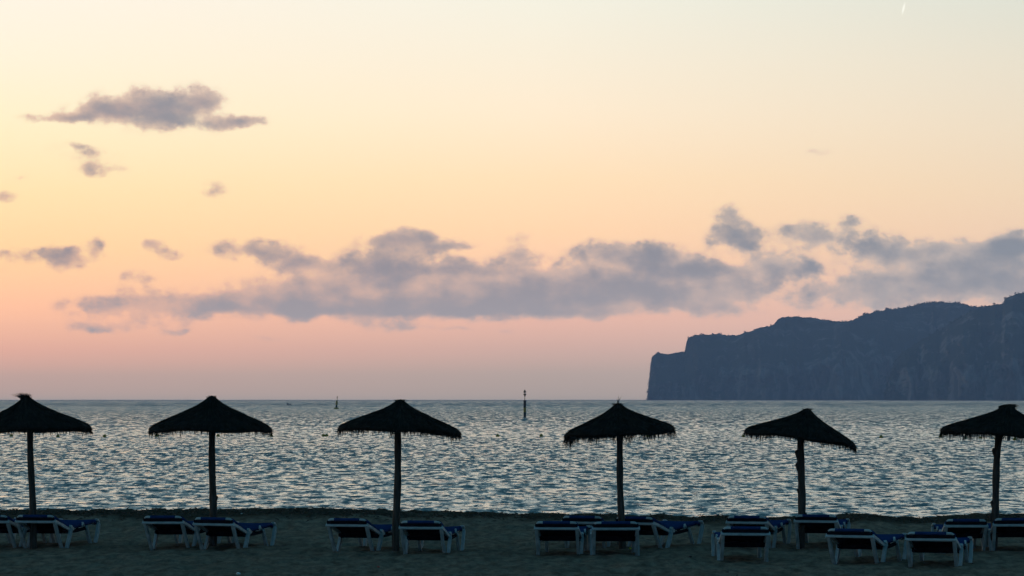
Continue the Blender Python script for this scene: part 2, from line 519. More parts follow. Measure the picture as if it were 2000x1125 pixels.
# ------------------------------------------------------------------ headlands
def headland(name, sil, D0, depth_run, label, seed, wander):
    """sil: skyline in photo pixels; the crest stands depth_run*height behind the foot of the cliff"""
    sil = sorted(sil)
    px = np.array([p[0] for p in sil], float); py = np.array([p[1] for p in sil], float)
    cols = np.unique(np.concatenate([np.linspace(px[0], px[-1], 560), np.linspace(px[0], px[0] + 30, 60), px]))
    Hpx = HORIZON - np.interp(cols, px, py)
    Hpx = Hpx + (fbm(cols * 0.09 + seed, cols * 0 + seed, 4, 0.6) - 0.5) * 5 * np.clip(Hpx / 40, 0, 1)
    rows_f = np.linspace(0, 1, 110)
    rows_b = np.linspace(0.02, 1, 24)
    P = np.zeros((len(rows_f) + len(rows_b), len(cols), 3))
    foot = D0 + wander * (fbm(cols * 0.006 + seed, cols * 0 + 3, 3) - 0.5)
    for j in range(P.shape[0]):
        if j < len(rows_f):
            t = rows_f[j]
            Dj = foot + depth_run * 300 * (0.12 * t + 0.88 * np.clip((t - 0.35) / 0.65, 0, 1) ** 1.3) * np.clip(Hpx / 120, 0.1, 1.4)
            Dc = foot + depth_run * 300 * np.clip(Hpx / 120, 0.1, 1.4)
            zc = Hpx / F * Dc + CAM_H
            zj = -6 + (zc + 6) * (t ** 0.92)
            Xr = (cols - 1000) / F
            u = Xr * D0
            n1 = fbm(u * 0.006 + seed, zj * 0.0025 + seed, 5, 0.55) - 0.5
            n2 = np.abs(fbm(u * 0.018 + 7 + seed, zj * 0.004, 4, 0.55) - 0.5)
            n3 = fbm(u * 0.05 + seed, zj * 0.05, 4, 0.6) - 0.5
            w = math.sin(math.pi * min(t, 0.96)) ** 0.6 if t < 1 else 0.0
            if t == 0: w = 0.5
            Dj = Dj + w * (260 * n1 + 300 * n2 + 70 * n3)
            zj = zj + (0 if t in (0, 1) else 1) * 8 * n3
            # nothing may stick out above the crest line seen from the shore
            cap = Hpx / F * Dj + CAM_H
            zj = np.minimum(zj, cap)
            P[j, :, 0] = Xr * Dj + (0 if t == 1 else 1) * 4 * n3
            P[j, :, 1] = Dj
            P[j, :, 2] = zj
        else:
            t = rows_b[j - len(rows_f)]
            Dj = Dc + t * 900
            P[j, :, 0] = (cols - 1000) / F * Dj + 25 * t
            P[j, :, 1] = Dj
            P[j, :, 2] = np.maximum(zc * (1 - t) ** 1.2, -6) - 6 * t
    o = grid_mesh(name, P, M['cliff'])
    tag(o, label, 'headland', kind='structure')
    return P, len(rows_f)

rear = [(1264, 779), (1266, 760), (1268, 742), (1270, 715), (1273, 697), (1285, 687), (1292, 690), (1305, 692), (1320, 688), (1337, 687), (1340, 672), (1343, 661), (1355, 655),
        (1366, 652), (1380, 654), (1403, 651), (1410, 654), (1440, 655), (1460, 648), (1485, 640), (1512, 634), (1520, 622), (1530, 618.5), (1565, 618), (1600, 622),
        (1640, 629), (1655, 629), (1690, 614), (1720, 606), (1760, 601), (1800, 593), (1830, 590), (1870, 592), (1900, 598), (1950, 602), (2100, 610), (2300, 640), (2500, 779)]
front = [(1726, 779), (1730, 762), (1736, 738), (1746, 710), (1760, 690), (1790, 670), (1815, 655), (1850, 635), (1880, 616), (1905, 604), (1930, 598), (1959, 592), (1963, 583),
         (1985, 574), (2010, 573), (2060, 575), (2150, 580), (2300, 590), (2600, 620), (2900, 779)]
Pr, nfr = headland('headland', rear, 7200, 1.3, 'long hazy headland ending in a sheer cliff at the sea', 3.0, 500)
Pf, nff = headland('headland', front, 6000, 1.0, 'nearer rocky slope rising in front of the long headland', 21.0, 300)

# pines and scrub on the headlands: too far off to count
tv, tf = [], []


def tuft(c, r, nleaf, rg):
    for _ in range(nleaf):
        d = Vector((rg.gauss(0, 1), rg.gauss(0, 1), rg.gauss(0, 0.8)))
        d = d.normalized() * r * rg.random() ** 0.4
        p = Vector(c) + d
        s = r * rg.uniform(0.35, 0.6)
        a = Vector((rg.gauss(0, 1), rg.gauss(0, 1), rg.gauss(0, 1))).normalized() * s
        bb = Vector((rg.gauss(0, 1), rg.gauss(0, 1), rg.gauss(0, 1))).normalized() * s
        i = len(tv)
        tv.extend([p - a, p + bb, p + a - bb * 0.3])
        tf.append((i, i + 1, i + 2))

for P, nf, x0, x1, cnt in ((Pr, nfr, 1640, 1960, 150), (Pr, nfr, 1345, 1520, 26), (Pr, nfr, 1530, 1640, 14), (Pf, nff, 1790, 2060, 70)):
    crest = P[nf - 1]
    cpx = crest[:, 0] / crest[:, 1] * F + 1000
    sel = np.where((cpx > x0) & (cpx < x1))[0]
    for _ in range(cnt):
        q = crest[rng.choice(list(sel))]
        r = rng.uniform(1.3, 3.2)
        dy = rng.uniform(-25, 15)
        tuft((q[0] + rng.uniform(-3, 3), q[1] + dy, q[2] + r * 0.25 + min(dy, 0) * 0.06), r, 22, rng)
for P, nf, cnt in ((Pr, nfr, 1300), (Pf, nff, 700)):
    for _ in range(cnt):
        j = int(nf * (0.3 + 0.68 * rng.random() ** 0.55)); i = rng.randrange(P.shape[1])
        q = P[min(j, nf - 2), i]
        r = rng.uniform(1.5, 4.5)
        tuft((q[0], q[1] - r * 0.4, q[2] + r * 0.15), r, 9, rng)
wood = link_mesh('pine_scrub', tv, tf, M['pine'], smooth=False)
tag(wood, 'dark pines and scrub along the headland ridges', 'trees', kind='stuff')

# ------------------------------------------------------------------ straw parasols
def tube(name, pts, radii, seg, mat, parent, jitter=0.0, rg=None):
    verts, faces = [], []
    for k, (p, r) in enumerate(zip(pts, radii)):
        for s in range(seg):
            a = 2 * math.pi * s / seg
            rr = r * (1 + (rg.uniform(-jitter, jitter) if rg else 0))
            verts.append(Vector(p) + Vector((math.cos(a) * rr, math.sin(a) * rr, 0)))
    for k in range(len(pts) - 1):
        for s in range(seg):
            s2 = (s + 1) % seg
            faces.append((k * seg + s, k * seg + s2, (k + 1) * seg + s2, (k + 1) * seg + s))
    faces.append(tuple(reversed(range(seg))))
    faces.append(tuple((len(pts) - 1) * seg + s for s in range(seg)))
    return link_mesh(name, verts, faces, mat, parent)

PROFILE = [(0.0, 0.0), (0.05, 0.035), (0.10, 0.12), (0.15, 0.205), (0.22, 0.29), (0.32, 0.385), (0.45, 0.49), (0.6, 0.61), (0.75, 0.725), (0.88, 0.83), (0.96, 0.905), (1.0, 1.0)]


def prof(r):
    for (r0, h0), (r1, h1) in zip(PROFILE, PROFILE[1:]):
        if r <= r1:
            return h0 + (h1 - h0) * (r - r0) / (r1 - r0)
    return PROFILE[-1][1] + (r - 1) * 1.2


def parasol(label, apex, rimL, rimR, rim_y, pole_px, base_y, seed, top_style='round', nubs=(), lean_bow=0.0, pole_r=0.057, ragged=1.0, group='straw parasols along the beach'):
    """all numbers are taken from the photograph, the parasol is then built standing at its own distance"""
    rg = random.Random(seed)
    D = ground_D(base_y)
    base = at(pole_px[1], base_y, D)
    root = empty('straw_parasol', base)
    tag(root, label, 'parasol', group)
    k = D / F
    zt = CAM_H - (apex[1] - HORIZON) * k
    xc = ((rimL[0] + rimR[0]) / 2 - 1000) * k - base.x
    xa = (apex[0] - 1000) * k - base.x
    R = (rimR[0] - rimL[0]) * k / 2
    tilt = math.atan2((rimR[1] - rimL[1]) * k, (rimR[0] - rimL[0]) * k)   # + = right side lower
    Hc = (((rimL[1] + rimR[1]) / 2 + 3) - apex[1]) * k     # profile unit so that rim lands right
    rot = Matrix.Rotation(tilt, 4, 'Y') @ Matrix.Rotation(rg.uniform(-0.02, 0.02), 4, 'X')
    org = Vector((xc, 0, zt))
    shear = xa - xc
    ph = [rg.uniform(0, 6.28) for _ in range(6)]

    def surf(r, a, lift=0.0):
        wv = 1 + 0.012 * math.sin(3 * a + ph[0]) + 0.010 * math.sin(7 * a + ph[1]) + 0.008 * math.sin(13 * a + ph[2])
        sag = 0.018 * math.sin(2 * a + ph[3]) + 0.012 * math.sin(5 * a + ph[4])
        h = prof(r) * Hc - sag * r * r
        p = Vector((math.cos(a) * r * R * wv, math.sin(a) * r * R * wv, -h + lift))
        piv = Vector((0, 0, -0.8 * Hc))
        p = piv + rot @ (p - piv)
        return org + p + Vector((shear * max(0.0, 1 - r) ** 1.3, 0, 0))

    # canopy shell with a thick rim
    seg = 72
    rs = [0.001, 0.04, 0.09, 0.15, 0.22, 0.3, 0.4, 0.5, 0.6, 0.7, 0.8, 0.88, 0.94, 0.98, 1.0]
    verts, faces, ring = [], [], []
    for r in rs:
        ring.append([surf(r, 2 * math.pi * s / seg, rg.uniform(-0.006, 0.006)) for s in range(seg)])
    ring.append([surf(0.985, 2 * math.pi * s / seg, -0.045) for s in range(seg)])
    for r in (0.9, 0.6, 0.3, 0.05):
        ring.append([surf(r, 2 * math.pi * s / seg, -0.075) for s in range(seg)])
    for rr in ring: verts += rr
    for j in range(len(ring) - 1):
        for s in range(seg):
            s2 = (s + 1) % seg
            faces.append((j * seg + s, (j + 1) * seg + s, (j + 1) * seg + s2, j * seg + s2))
    faces.append(tuple(range(seg)))
    faces.append(tuple(reversed([(len(ring) - 1) * seg + s for s in range(seg)])))
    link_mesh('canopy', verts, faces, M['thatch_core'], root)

    # straw laid over the shell
    sv, sf = [], []

    def strand(p0, p1, p2, w):
        d = (p2 - p0)
        side = d.cross(Vector((rg.gauss(0, 1), rg.gauss(0, 1), rg.gauss(0, 1))))
        if side.length < 1e-6: return
        side = side.normalized() * w
        i = len(sv)
        sv.extend([p0 - side, p0 + side, p1 - side * 0.8, p1 + side * 0.8, p2])
        sf.extend([(i, i + 1, i + 3, i + 2), (i + 2, i + 3, i + 4)])

    for _ in range(3000):
        r0 = 0.02 + 0.86 * rg.random() ** 0.7
        a = rg.uniform(0, 2 * math.pi)
        ln = rg.uniform(0.12, 0.30)
        da = rg.gauss(0, 0.025)
        r1 = min(r0 + ln, 1.02)
        strand(surf(r0, a, 0.002), surf((r0 + r1) / 2, a + da * .5, rg.uniform(0.004, 0.016)), surf(r1, a + da, rg.uniform(-0.004, 0.022)), rg.uniform(0.002, 0.0045))
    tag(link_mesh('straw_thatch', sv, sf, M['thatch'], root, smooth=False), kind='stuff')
    # ragged fringe round the rim
    sv, sf = [], []
    tuftlen = [rg.random() ** 1.8 for _ in range(90)]
    for _ in range(2600):
        a = rg.uniform(0, 2 * math.pi)
        r0 = rg.uniform(0.80, 1.0)
        clump = 1.5 * tuftlen[int(a / 6.2832 * 89.99)]
        ln = rg.uniform(0.015, 0.07) * (0.55 + clump * ragged)
        if rg.random() < 0.06 * ragged: ln += rg.uniform(0.03, 0.11)
        p0 = surf(r0, a, -0.03)
        out = (surf(1.0, a) - surf(0.9, a)).normalized() * rg.uniform(0.0, 0.35)
        dn = (Vector((rg.gauss(0, .18), rg.gauss(0, .18), -1)) + out).normalized()
        p2 = p0 + dn * (ln + 0.02)
        strand(p0, (p0 + p2) / 2 + Vector((rg.gauss(0, .003), 0, 0)), p2, rg.uniform(0.003, 0.006))
    for _ in range(520):      # short ends that roughen the outline of the rim
        a = rg.uniform(0, 2 * math.pi)
        p0 = surf(rg.uniform(0.93, 1.0), a, rg.uniform(-0.03, 0.01))
        out = (surf(1.0, a) - surf(0.9, a)).normalized()
        p2 = p0 + (out + Vector((rg.gauss(0, .25), rg.gauss(0, .25), rg.gauss(-0.1, .25)))) * rg.uniform(0.02, 0.05)
        strand(p0, (p0 + p2) / 2, p2, 0.0035)
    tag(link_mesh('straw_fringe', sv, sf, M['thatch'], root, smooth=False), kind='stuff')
    # tied end of the thatch at the top
    sv, sf = [], []
    top = surf(0.0, 0)
    n_t = {'round': 150, 'tuft': 420, 'swept': 420, 'twigs': 160, 'flat': 170, 'plain': 140}[top_style]
    for _ in range(n_t):
        a = rg.uniform(0, 6.28)
        if top_style == 'tuft':
            p0 = top + Vector((rg.gauss(0, .02), rg.gauss(0, .02), -0.06))
            d = Vector((rg.gauss(-0.45, .55), rg.gauss(0, .4), rg.uniform(0.55, 1.0)))
            p2 = p0 + d * rg.uniform(0.07, 0.125)
        elif top_style == 'swept':
            p0 = top + Vector((rg.uniform(-0.14, 0.02), rg.gauss(0, .03), rg.uniform(-0.055, -0.02)))
            d = Vector((rg.uniform(0.6, 1.1), rg.gauss(0, .2), rg.uniform(-0.12, 0.28)))
            p2 = p0 + d * rg.uniform(0.10, 0.17)
        else:
            p0 = top + Vector((rg.gauss(0, .025), rg.gauss(0, .025), -0.03))
            wide = 0.9 if top_style == 'flat' else 0.6
            p2 = p0 + Vector((rg.gauss(0, wide), rg.gauss(0, wide), rg.uniform(0.1, 0.7))) * rg.uniform(0.03, 0.06)
        strand(p0, (p0 + p2) / 2 + Vector((0, 0, .006)), p2, 0.004)
    if top_style == 'twigs':
        for dx, dz in ((0.012, 0.12), (0.085, 0.14), (-0.02, 0.07), (0.045, 0.09)):
            strand(top + Vector((0, 0, -.02)), top + Vector((dx * .4, 0, dz * .5)), top + Vector((dx, 0, dz)), 0.0045)
    tag(link_mesh('tied_straw_top', sv, sf, M['thatch'], root, smooth=False), kind='stuff')

    # pole: a rough log
    pts, rad = [], []
    xt = (pole_px[0] - 1000) * k - base.x
    z_top = zt - 0.25 * Hc
    N = 26
    for i in range(N):
        t = i / (N - 1)
        z = -0.35 + (z_top + 0.35) * t
        tt = max(0.0, z) / z_top
        x = xt * tt + lean_bow * math.sin(math.pi * tt) + 0.006 * math.sin(tt * 9 + ph[0])
        pts.append((x, 0.004 * math.sin(tt * 7 + ph[1]), z))
        rad.append(pole_r * (1.12 - 0.24 * t) * (1 + 0.05 * math.sin(tt * 23 + ph[2]) + rg.uniform(-.02, .02)))
    tube('pole', pts, rad, 14, M['wood'], root, 0.03, rg)
    for (tz, side, sz) in nubs:       # cut-off branch stubs
        i = int(0.13 * N + tz * (N * 0.87))
        i = min(i, N - 1)
        p = Vector(pts[i])
        q = [p + Vector((side * (rad[i] * 0.75 + sz * o_), -0.01, sz * dz_)) for o_, dz_ in ((-0.3, -3.0), (0.15, -1.2), (0.45, 0.2), (0.35, 0.8), (-0.1, 1.2))]
        tube('branch_stub', q, [sz * 0.3, sz * 0.6, sz * 0.7, sz * 0.55, sz * 0.3], 8, M['wood'], root)
    return root

parasol('straw parasol with a frayed upright tuft on its tip', (52, 773), (-62, 840), (180, 834), 848, (57, 66), 1069, 1, 'tuft', pole_r=0.050, ragged=0.6)
parasol('level straw parasol with a rounded tip and two small stubs on its pole', (414, 773), (290, 836), (530, 835), 845, (412, 416), 1069, 2, 'round', nubs=((0.48, 1, 0.02), (0.36, 1, 0.03)), lean_bow=0.01, pole_r=0.052)
parasol('straw parasol with a blunt flat tip on a smooth straight pole', (780, 780), (661, 831), (901, 843), 852, (779, 773), 1080, 3, 'flat', pole_r=0.051, nubs=((0.3, 1, 0.018),))
parasol('straw parasol with thin twigs sticking up from its tip', (1210, 787), (1099, 851), (1316, 836), 850, (1208, 1215), 1073, 4, 'twigs', pole_r=0.048, ragged=1.5)
parasol('strongly tilted straw parasol on a knotty pole', (1571, 797), (1457, 838), (1677, 868), 852, (1563, 1565), 1069, 5, 'plain', nubs=((0.70, -1, 0.045), (0.62, -1, 0.04), (0.28, 1, 0.036), (0.45, -1, 0.03)), pole_r=0.056, ragged=0.8, lean_bow=0.01)
parasol('straw parasol with its tip straw swept sideways on a crooked pole', (1967, 790), (1838, 838), (2082, 850), 850, (1954, 1941), 1075, 6, 'swept', nubs=((0.70, -1, 0.042), (0.28, -1, 0.045), (0.36, -1, 0.035), (0.2, 1, 0.032)), pole_r=0.052, ragged=1.3, lean_bow=-0.015)

# ------------------------------------------------------------------ sun loungers
def sweep_box(path, w, h, x0):
    """rectangular bar following (u, z) points in the plane across = x0; u runs along +Y"""
    verts, faces = [], []
    for i, (u, z) in enumerate(path):
        a = path[max(i - 1, 0)]; c = path[min(i + 1, len(path) - 1)]
        d = Vector((0, c[0] - a[0], c[1] - a[1])).normalized()
        nn = Vector((0, -d.z, d.y))
        hh = h[i] if isinstance(h, (list, tuple)) else h
        for sx_, sn in ((-1, -1), (1, -1), (1, 1), (-1, 1)):
            verts.append(Vector((x0 + sx_ * w / 2, u, z)) + nn * sn * hh / 2)
    for i in range(len(path) - 1):
        for s in range(4):
            s2 = (s + 1) % 4
            faces.append((i * 4 + s, i * 4 + s2, (i + 1) * 4 + s2, (i + 1) * 4 + s))
    faces.append((3, 2, 1, 0)); e = (len(path) - 1) * 4
    faces.append((e, e + 1, e + 2, e + 3))
    return verts, faces


def bevelled(name, parts, mat, parent, bev=0.006):
    bm = bmesh.new()
    for verts, faces in parts:
        vs = [bm.verts.new(v) for v in verts]
        for f in faces:
            bm.faces.new([vs[i] for i in f])
    bmesh.ops.recalc_face_normals(bm, faces=bm.faces)
    if bev:
        bmesh.ops.bevel(bm, geom=[e for e in bm.edges if e.calc_face_angle(0) > 0.6], offset=bev, segments=2, profile=0.6, affect='EDGES')
    me = bpy.data.meshes.new(name)
    bm.to_mesh(me); bm.free()
    o = link_me(name, me, mat, parent, False)
    return o


def channel_leg(top, bot, x0, w_top, w_bot, thick, out):
    """leg with a recessed channel in its outer face; top/bot are (u, z)"""
    t = Vector((0, top[0], top[1])); b_ = Vector((0, bot[0], bot[1]))
    mid = (t + b_) / 2 + Vector((0, 0.012 if bot[0] < top[0] else -0.012, 0))
    verts, faces = [], []
    rows = [(t, w_top), (mid, (w_top + w_bot) / 2), (b_, w_bot)]
    d = (b_ - t).normalized()
    nn = Vector((0, -d.z, d.y))
    for c, w in rows:
        h = w / 2
        o_, i_, g_ = x0 + out * thick / 2, x0 - out * thick / 2, x0 + out * (thick / 2 - 0.012)
        sec = [(i_, -h), (o_, -h), (o_, -h * 0.5), (g_, -h * 0.5), (g_, h * 0.5), (o_, h * 0.5), (o_, h), (i_, h)]
        for x, s in sec:
            p = c + nn * s
            verts.append(Vector((x, p.y, p.z)))
    K = 8
    for r in range(2):
        for s in range(K):
            s2 = (s + 1) % K
            faces.append((r * K + s, r * K + s2, (r + 1) * K + s2, (r + 1) * K + s))
    faces.append(tuple(range(K))); faces.append(tuple(2 * K + s for s in reversed(range(K))))
    return verts, faces

RAIL = [(0.0, 0.385), (0.05, 0.382), (0.14, 0.362), (0.30, 0.325), (0.46, 0.283), (0.56, 0.258), (0.64, 0.248), (0.80, 0.250), (1.2, 0.266), (1.6, 0.285), (1.80, 0.297), (1.88, 0.292), (1.92, 0.27)]
SLING = [(-0.015, 0.437), (0.0, 0.458), (0.035, 0.470), (0.10, 0.455), (0.20, 0.428), (0.34, 0.388), (0.48, 0.345), (0.58, 0.318), (0.68, 0.308), (0.9, 0.312), (1.2, 0.323), (1.5, 0.338), (1.72, 0.350), (1.82, 0.346), (1.845, 0.325)]
HW = 0.305


def make_lounger():
    root = empty('sun_lounger', (0, 0, 0))
    for s in (-1, 1):
        bevelled('side_rail', [sweep_box(RAIL[:8], 0.042, 0.044, s * HW)], M['resin'], root)
        bevelled('seat_rail', [sweep_box(RAIL[6:], 0.03, 0.036, s * (HW - 0.045))], M['resin'], root)
        bevelled('foot_cap', [sweep_box([(1.815, 0.345), (1.875, 0.338), (1.925, 0.300)], 0.055, 0.036, s * (HW + 0.004))], M['resin'], root, 0.01)
    # head crossbar, the pale board across the head end
    bevelled('head_crossbar', [sweep_box([(-0.050, 0.372), (0.005, 0.408)], 2 * HW + 0.06, 0.022, 0.0)], M['resin'], root, 0.004)
    bevelled('foot_crossbar', [sweep_box([(1.905, 0.305), (1.915, 0.268)], 2 * HW + 0.05, 0.03, 0.0)], M['resin'], root, 0.006)
    for u, z in ((0.50, 0.250), (1.05, 0.245), (1.45, 0.262)):
        bevelled('cross_slat', [sweep_box([(u - 0.05, z + (0.012 if u < .5 else 0)), (u + 0.05, z - (0.012 if u < .5 else 0))], 2 * HW - 0.046, 0.018, 0.0)], M['under_shade'], root, 0)  # slats coloured dark for the shade they lie in
    bevelled('under_board', [sweep_box([(0.615, 0.185), (0.62, 0.262)], 2 * HW - 0.048, 0.016, 0.0)], M['under_shade'], root, 0)  # its dark colour paints the shade under the seat
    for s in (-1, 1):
        bevelled('under_rail', [sweep_box([(0.46, 0.232), (0.60, 0.208), (1.0, 0.214), (1.42, 0.238)], 0.02, 0.045, s * (HW - 0.012))], M['under_shade'], root, 0)  # shade below the seat put into the rail colour
    # legs: two V pairs on each side
    for s in (-1, 1):
        x = s * (HW + 0.008)
        for top, bot in (((0.01, 0.375), (0.33, -0.03)), ((0.66, 0.262), (0.46, -0.03)), ((1.38, 0.262), (1.60, -0.03)), ((1.90, 0.29), (1.72, -0.03))):
            fw = bot[0] < top[0]
            bevelled('leg', [channel_leg(top, bot, x + (s * 0.012 if fw else -s * 0.012), 0.070 if fw else 0.055, 0.062 if fw else 0.042, 0.045, s)], M['resin'], root, 0.003)
        bevelled('hinge_cap', [sweep_box([(0.615, 0.27), (0.655, 0.29), (0.695, 0.27)], 0.05, 0.045, s * (HW + 0.014))], M['resin'], root, 0.008)
        bevelled('sling_clip', [sweep_box([(1.16, 0.275), (1.20, 0.322), (1.24, 0.275)], 0.03, 0.03, s * (HW + 0.010))], M['resin'], root, 0.008)
    # sling cushion, with rounded edges that sag a little
    verts, faces = [], []
    acr = [(-1.0, -0.046), (-0.99, -0.012), (-0.93, 0.0), (-0.5, -0.008), (0, -0.011), (0.5, -0.008), (0.93, 0.0), (0.99, -0.012), (1.0, -0.046), (0.93, -0.05), (0, -0.05), (-0.93, -0.05)]
    for i, (u, z) in enumerate(SLING):
        for a, dz in acr:
            wob_ = 0.004 * math.sin(u * 11 + a * 2)
            verts.append(Vector((a * (HW + 0.006), u, z + dz + wob_)))
    K = len(acr)
    for i in range(len(SLING) - 1):
        for s in range(K):
            s2 = (s + 1) % K
            faces.append((i * K + s, (i + 1) * K + s, (i + 1) * K + s2, i * K + s2))
    faces.append(tuple(range(K))); faces.append(tuple(reversed([(len(SLING) - 1) * K + s for s in range(K)])))
    sl = link_mesh('sling', verts, faces, M['sling'], root)
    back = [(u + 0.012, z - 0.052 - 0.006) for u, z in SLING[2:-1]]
    bevelled('under_shade', [sweep_box(back, 2 * HW - 0.05, 0.010, 0.0)], M['under_shade'], sl, 0)  # added dark sheet that paints the shaded underside of the sling
    bevelled('under_shade', [sweep_box([(-0.034, 0.404), (-0.034, 0.452)], 2 * HW + 0.02, 0.012, 0.0)], M['under_shade'], sl, 0.004)  # added dark strip painting the shaded gap below the sleeve
    # white top tube of the back, rounded at both corners, with the blue sleeve between
    pts = []
    for i in range(25):
        t = -1 + 2 * i / 24
        x = t * (HW - 0.002)
        dz = -0.026 * max(0, (abs(t) - 0.84) / 0.16) ** 2.2
        pts.append(Vector((x, -0.022 - dz * 0.2, 0.464 + dz)))

    def xtube(pp, r):
        v, f = [], []
        for p in pp:
            for s in range(12):
                a = 2 * math.pi * s / 12
                v.append(p + Vector((0, math.cos(a) * r, math.sin(a) * r * 0.9)))
        for k_ in range(len(pp) - 1):
            for s in range(12):
                s2 = (s + 1) % 12
                f.append((k_ * 12 + s, k_ * 12 + s2, (k_ + 1) * 12 + s2, (k_ + 1) * 12 + s))
        f.append(tuple(reversed(range(12)))); f.append(tuple((len(pp) - 1) * 12 + s for s in range(12)))
        return v, f
    v, f = xtube(pts, 0.022)
    link_mesh('back_tube', v, f, M['resin'], root)
    v, f = xtube([p for p in pts if abs(p.x) < HW * 0.68], 0.026)
    link_mesh('sling_sleeve', v, f, M['sling'], sl)
    return root


def copy_tree(o, parent=None):
    c = o.copy()
    COL.objects.link(c)
    c.parent = parent
    for ch in list(o.children):
        copy_tree(ch, c)
    return c

# (left x, right x of the head crossbar, y of the feet, x of the right foot-end corner, label)
LOUNGERS = [
    (-62, 20, 1068, 112, 'white lounger with blue sling beside the frayed-tuft parasol, on the side away from its pole'),
    (32, 109, 1069, 199, 'white lounger with blue sling whose head end hides the pole foot of the frayed-tuft parasol'),
    (280, 359, 1071, 438, 'white lounger with blue sling whose foot end runs behind its neighbour at the level parasol'),
    (377, 458, 1073, 543, 'white lounger with blue sling whose head hides the pole foot of the level parasol'),
    (637, 720, 1079, 800, 'white lounger with blue sling whose foot end disappears behind the blunt-tipped parasol pole'),
    (780, 865, 1083, 911, 'white lounger with its head leg against the blunt-tipped parasol pole, blue seat showing'),
    (1044, 1130, 1086, 1156, 'white lounger in the inland pair by the twig-topped parasol, blue foot end showing'),
    (1156, 1250, 1087, 1240, 'white lounger seen square from its head, in the inland pair by the twig-topped parasol'),
    (1099, 1175, 1069, 1222, 'white lounger mostly hidden behind the inland pair by the twig-topped parasol'),
    (1203, 1278, 1070, 1376, 'white lounger turned sideways at the twig-topped parasol pole, whole blue seat and foot end showing'),
    (1419, 1500, 1069, 1547, 'white lounger half hidden behind a square-on one beside the tilted parasol'),
    (1407, 1504, 1097, 1484, 'white lounger square-on, covering the lower half of another beside the tilted parasol'),
    (1551, 1636, 1070, 1660, 'white lounger whose head end hides the pole foot of the strongly tilted parasol'),
    (1615, 1706, 1099, 1772, 'white lounger turned sideways between the tilted parasol and the sideways-swept one, blue foot end showing'),
    (1769, 1867, 1103, 1897, 'white lounger set inland of the sideways-swept parasol, its foot end hiding part of another lounger'),
    (1844, 1929, 1076, 1905, 'white lounger close beside the crooked pole of the sideways-swept parasol, on its seaward row'),
    (1939, 2026, 1077, 2006, 'white lounger whose head leg stands right against the crooked pole of the sideways-swept parasol'),
]
proto = make_lounger()
for i, (xl, xr, yf, xf, lab) in enumerate(LOUNGERS):
    D = ground_D(yf) - 0.30
    L = 1.92
    Xl, Xr = (xl - 1000) / F * D, (xr - 1000) / F * D
    th = 0.1
    for _ in range(6):
        Xf = (xf - 1000) / F * (D + L * math.cos(th))
        th = math.asin(max(-0.6, min(0.6, (Xf - (Xl + Xr) / 2 - (HW + 0.03) * math.cos(th)) / L)))
    o = proto if i == 0 else copy_tree(proto)
    cx = (Xl + Xr) / 2
    o.location = (cx, D, 0.5 * (sand_at(cx, D + .4) + sand_at(cx + 1.6 * math.sin(th), D + 1.6)) + 0.0)
    o.rotation_euler = (math.radians(rng.uniform(-.5, .5)), math.radians(rng.uniform(-.6, .6)), -th)
    wsc = (Xr - Xl) / (math.cos(th) * (2 * HW + 0.06))
    wsc = min(1.06, max(0.93, wsc))
    o.scale = (wsc, 1, 1)
    tag(o, lab, 'lounger', 'sun loungers on the sand')

# ------------------------------------------------------------------ sea marks, buoys, floating things
def lathe(name, prof_, seg, mat, parent=None, loc=(0, 0, 0)):
    verts, faces = [], []
    for r, z in prof_:
        for s in range(seg):
            a = 2 * math.pi * s / seg
            verts.append(Vector(loc) + Vector((math.cos(a) * r, math.sin(a) * r, z)))
    for k in range(len(prof_) - 1):
        for s in range(seg):
            s2 = (s + 1) % seg
            faces.append((k * seg + s, k * seg + s2, (k + 1) * seg + s2, (k + 1) * seg + s))
    faces.append(tuple(reversed(range(seg)))); faces.append(tuple((len(prof_) - 1) * seg + s for s in range(seg)))
    return link_mesh(name, verts, faces, mat, parent, smooth=False)


def water_D(y):
    return F * (CAM_H - WATER_Z) / (y - HORIZON)


def on_water(x, y):
    D = water_D(y)
    return Vector(((x - 1000) / F * D, D, WATER_Z)), D / F

p, k = on_water(1025, 815)
bc = empty('cardinal_beacon', p)
tag(bc, 'black and yellow pile beacon with two cone topmarks standing in the sea', 'beacon')
r = 2.5 * k
lathe('pile', [(r, -2.5), (r, 10 * k)], 16, M['black_paint'], bc)
lathe('yellow_band', [(r * 1.02, 10 * k), (r * 1.02, 19 * k)], 16, M['yellow_paint'], bc)
lathe('pile_head', [(r, 19 * k), (r, 31.5 * k), (r * 1.15, 32 * k), (r * 1.15, 33 * k)], 16, M['black_paint'], bc)
lathe('mast', [(0.6 * k, 33 * k), (0.6 * k, 52 * k)], 8, M['black_paint'], bc)
lathe('topmark_cone', [(0.1 * k, 39.8 * k), (3.3 * k, 46 * k)], 14, M['black_paint'], bc)
lathe('topmark_cone', [(3.3 * k, 48.2 * k), (0.1 * k, 54.5 * k)], 14, M['black_paint'], bc)

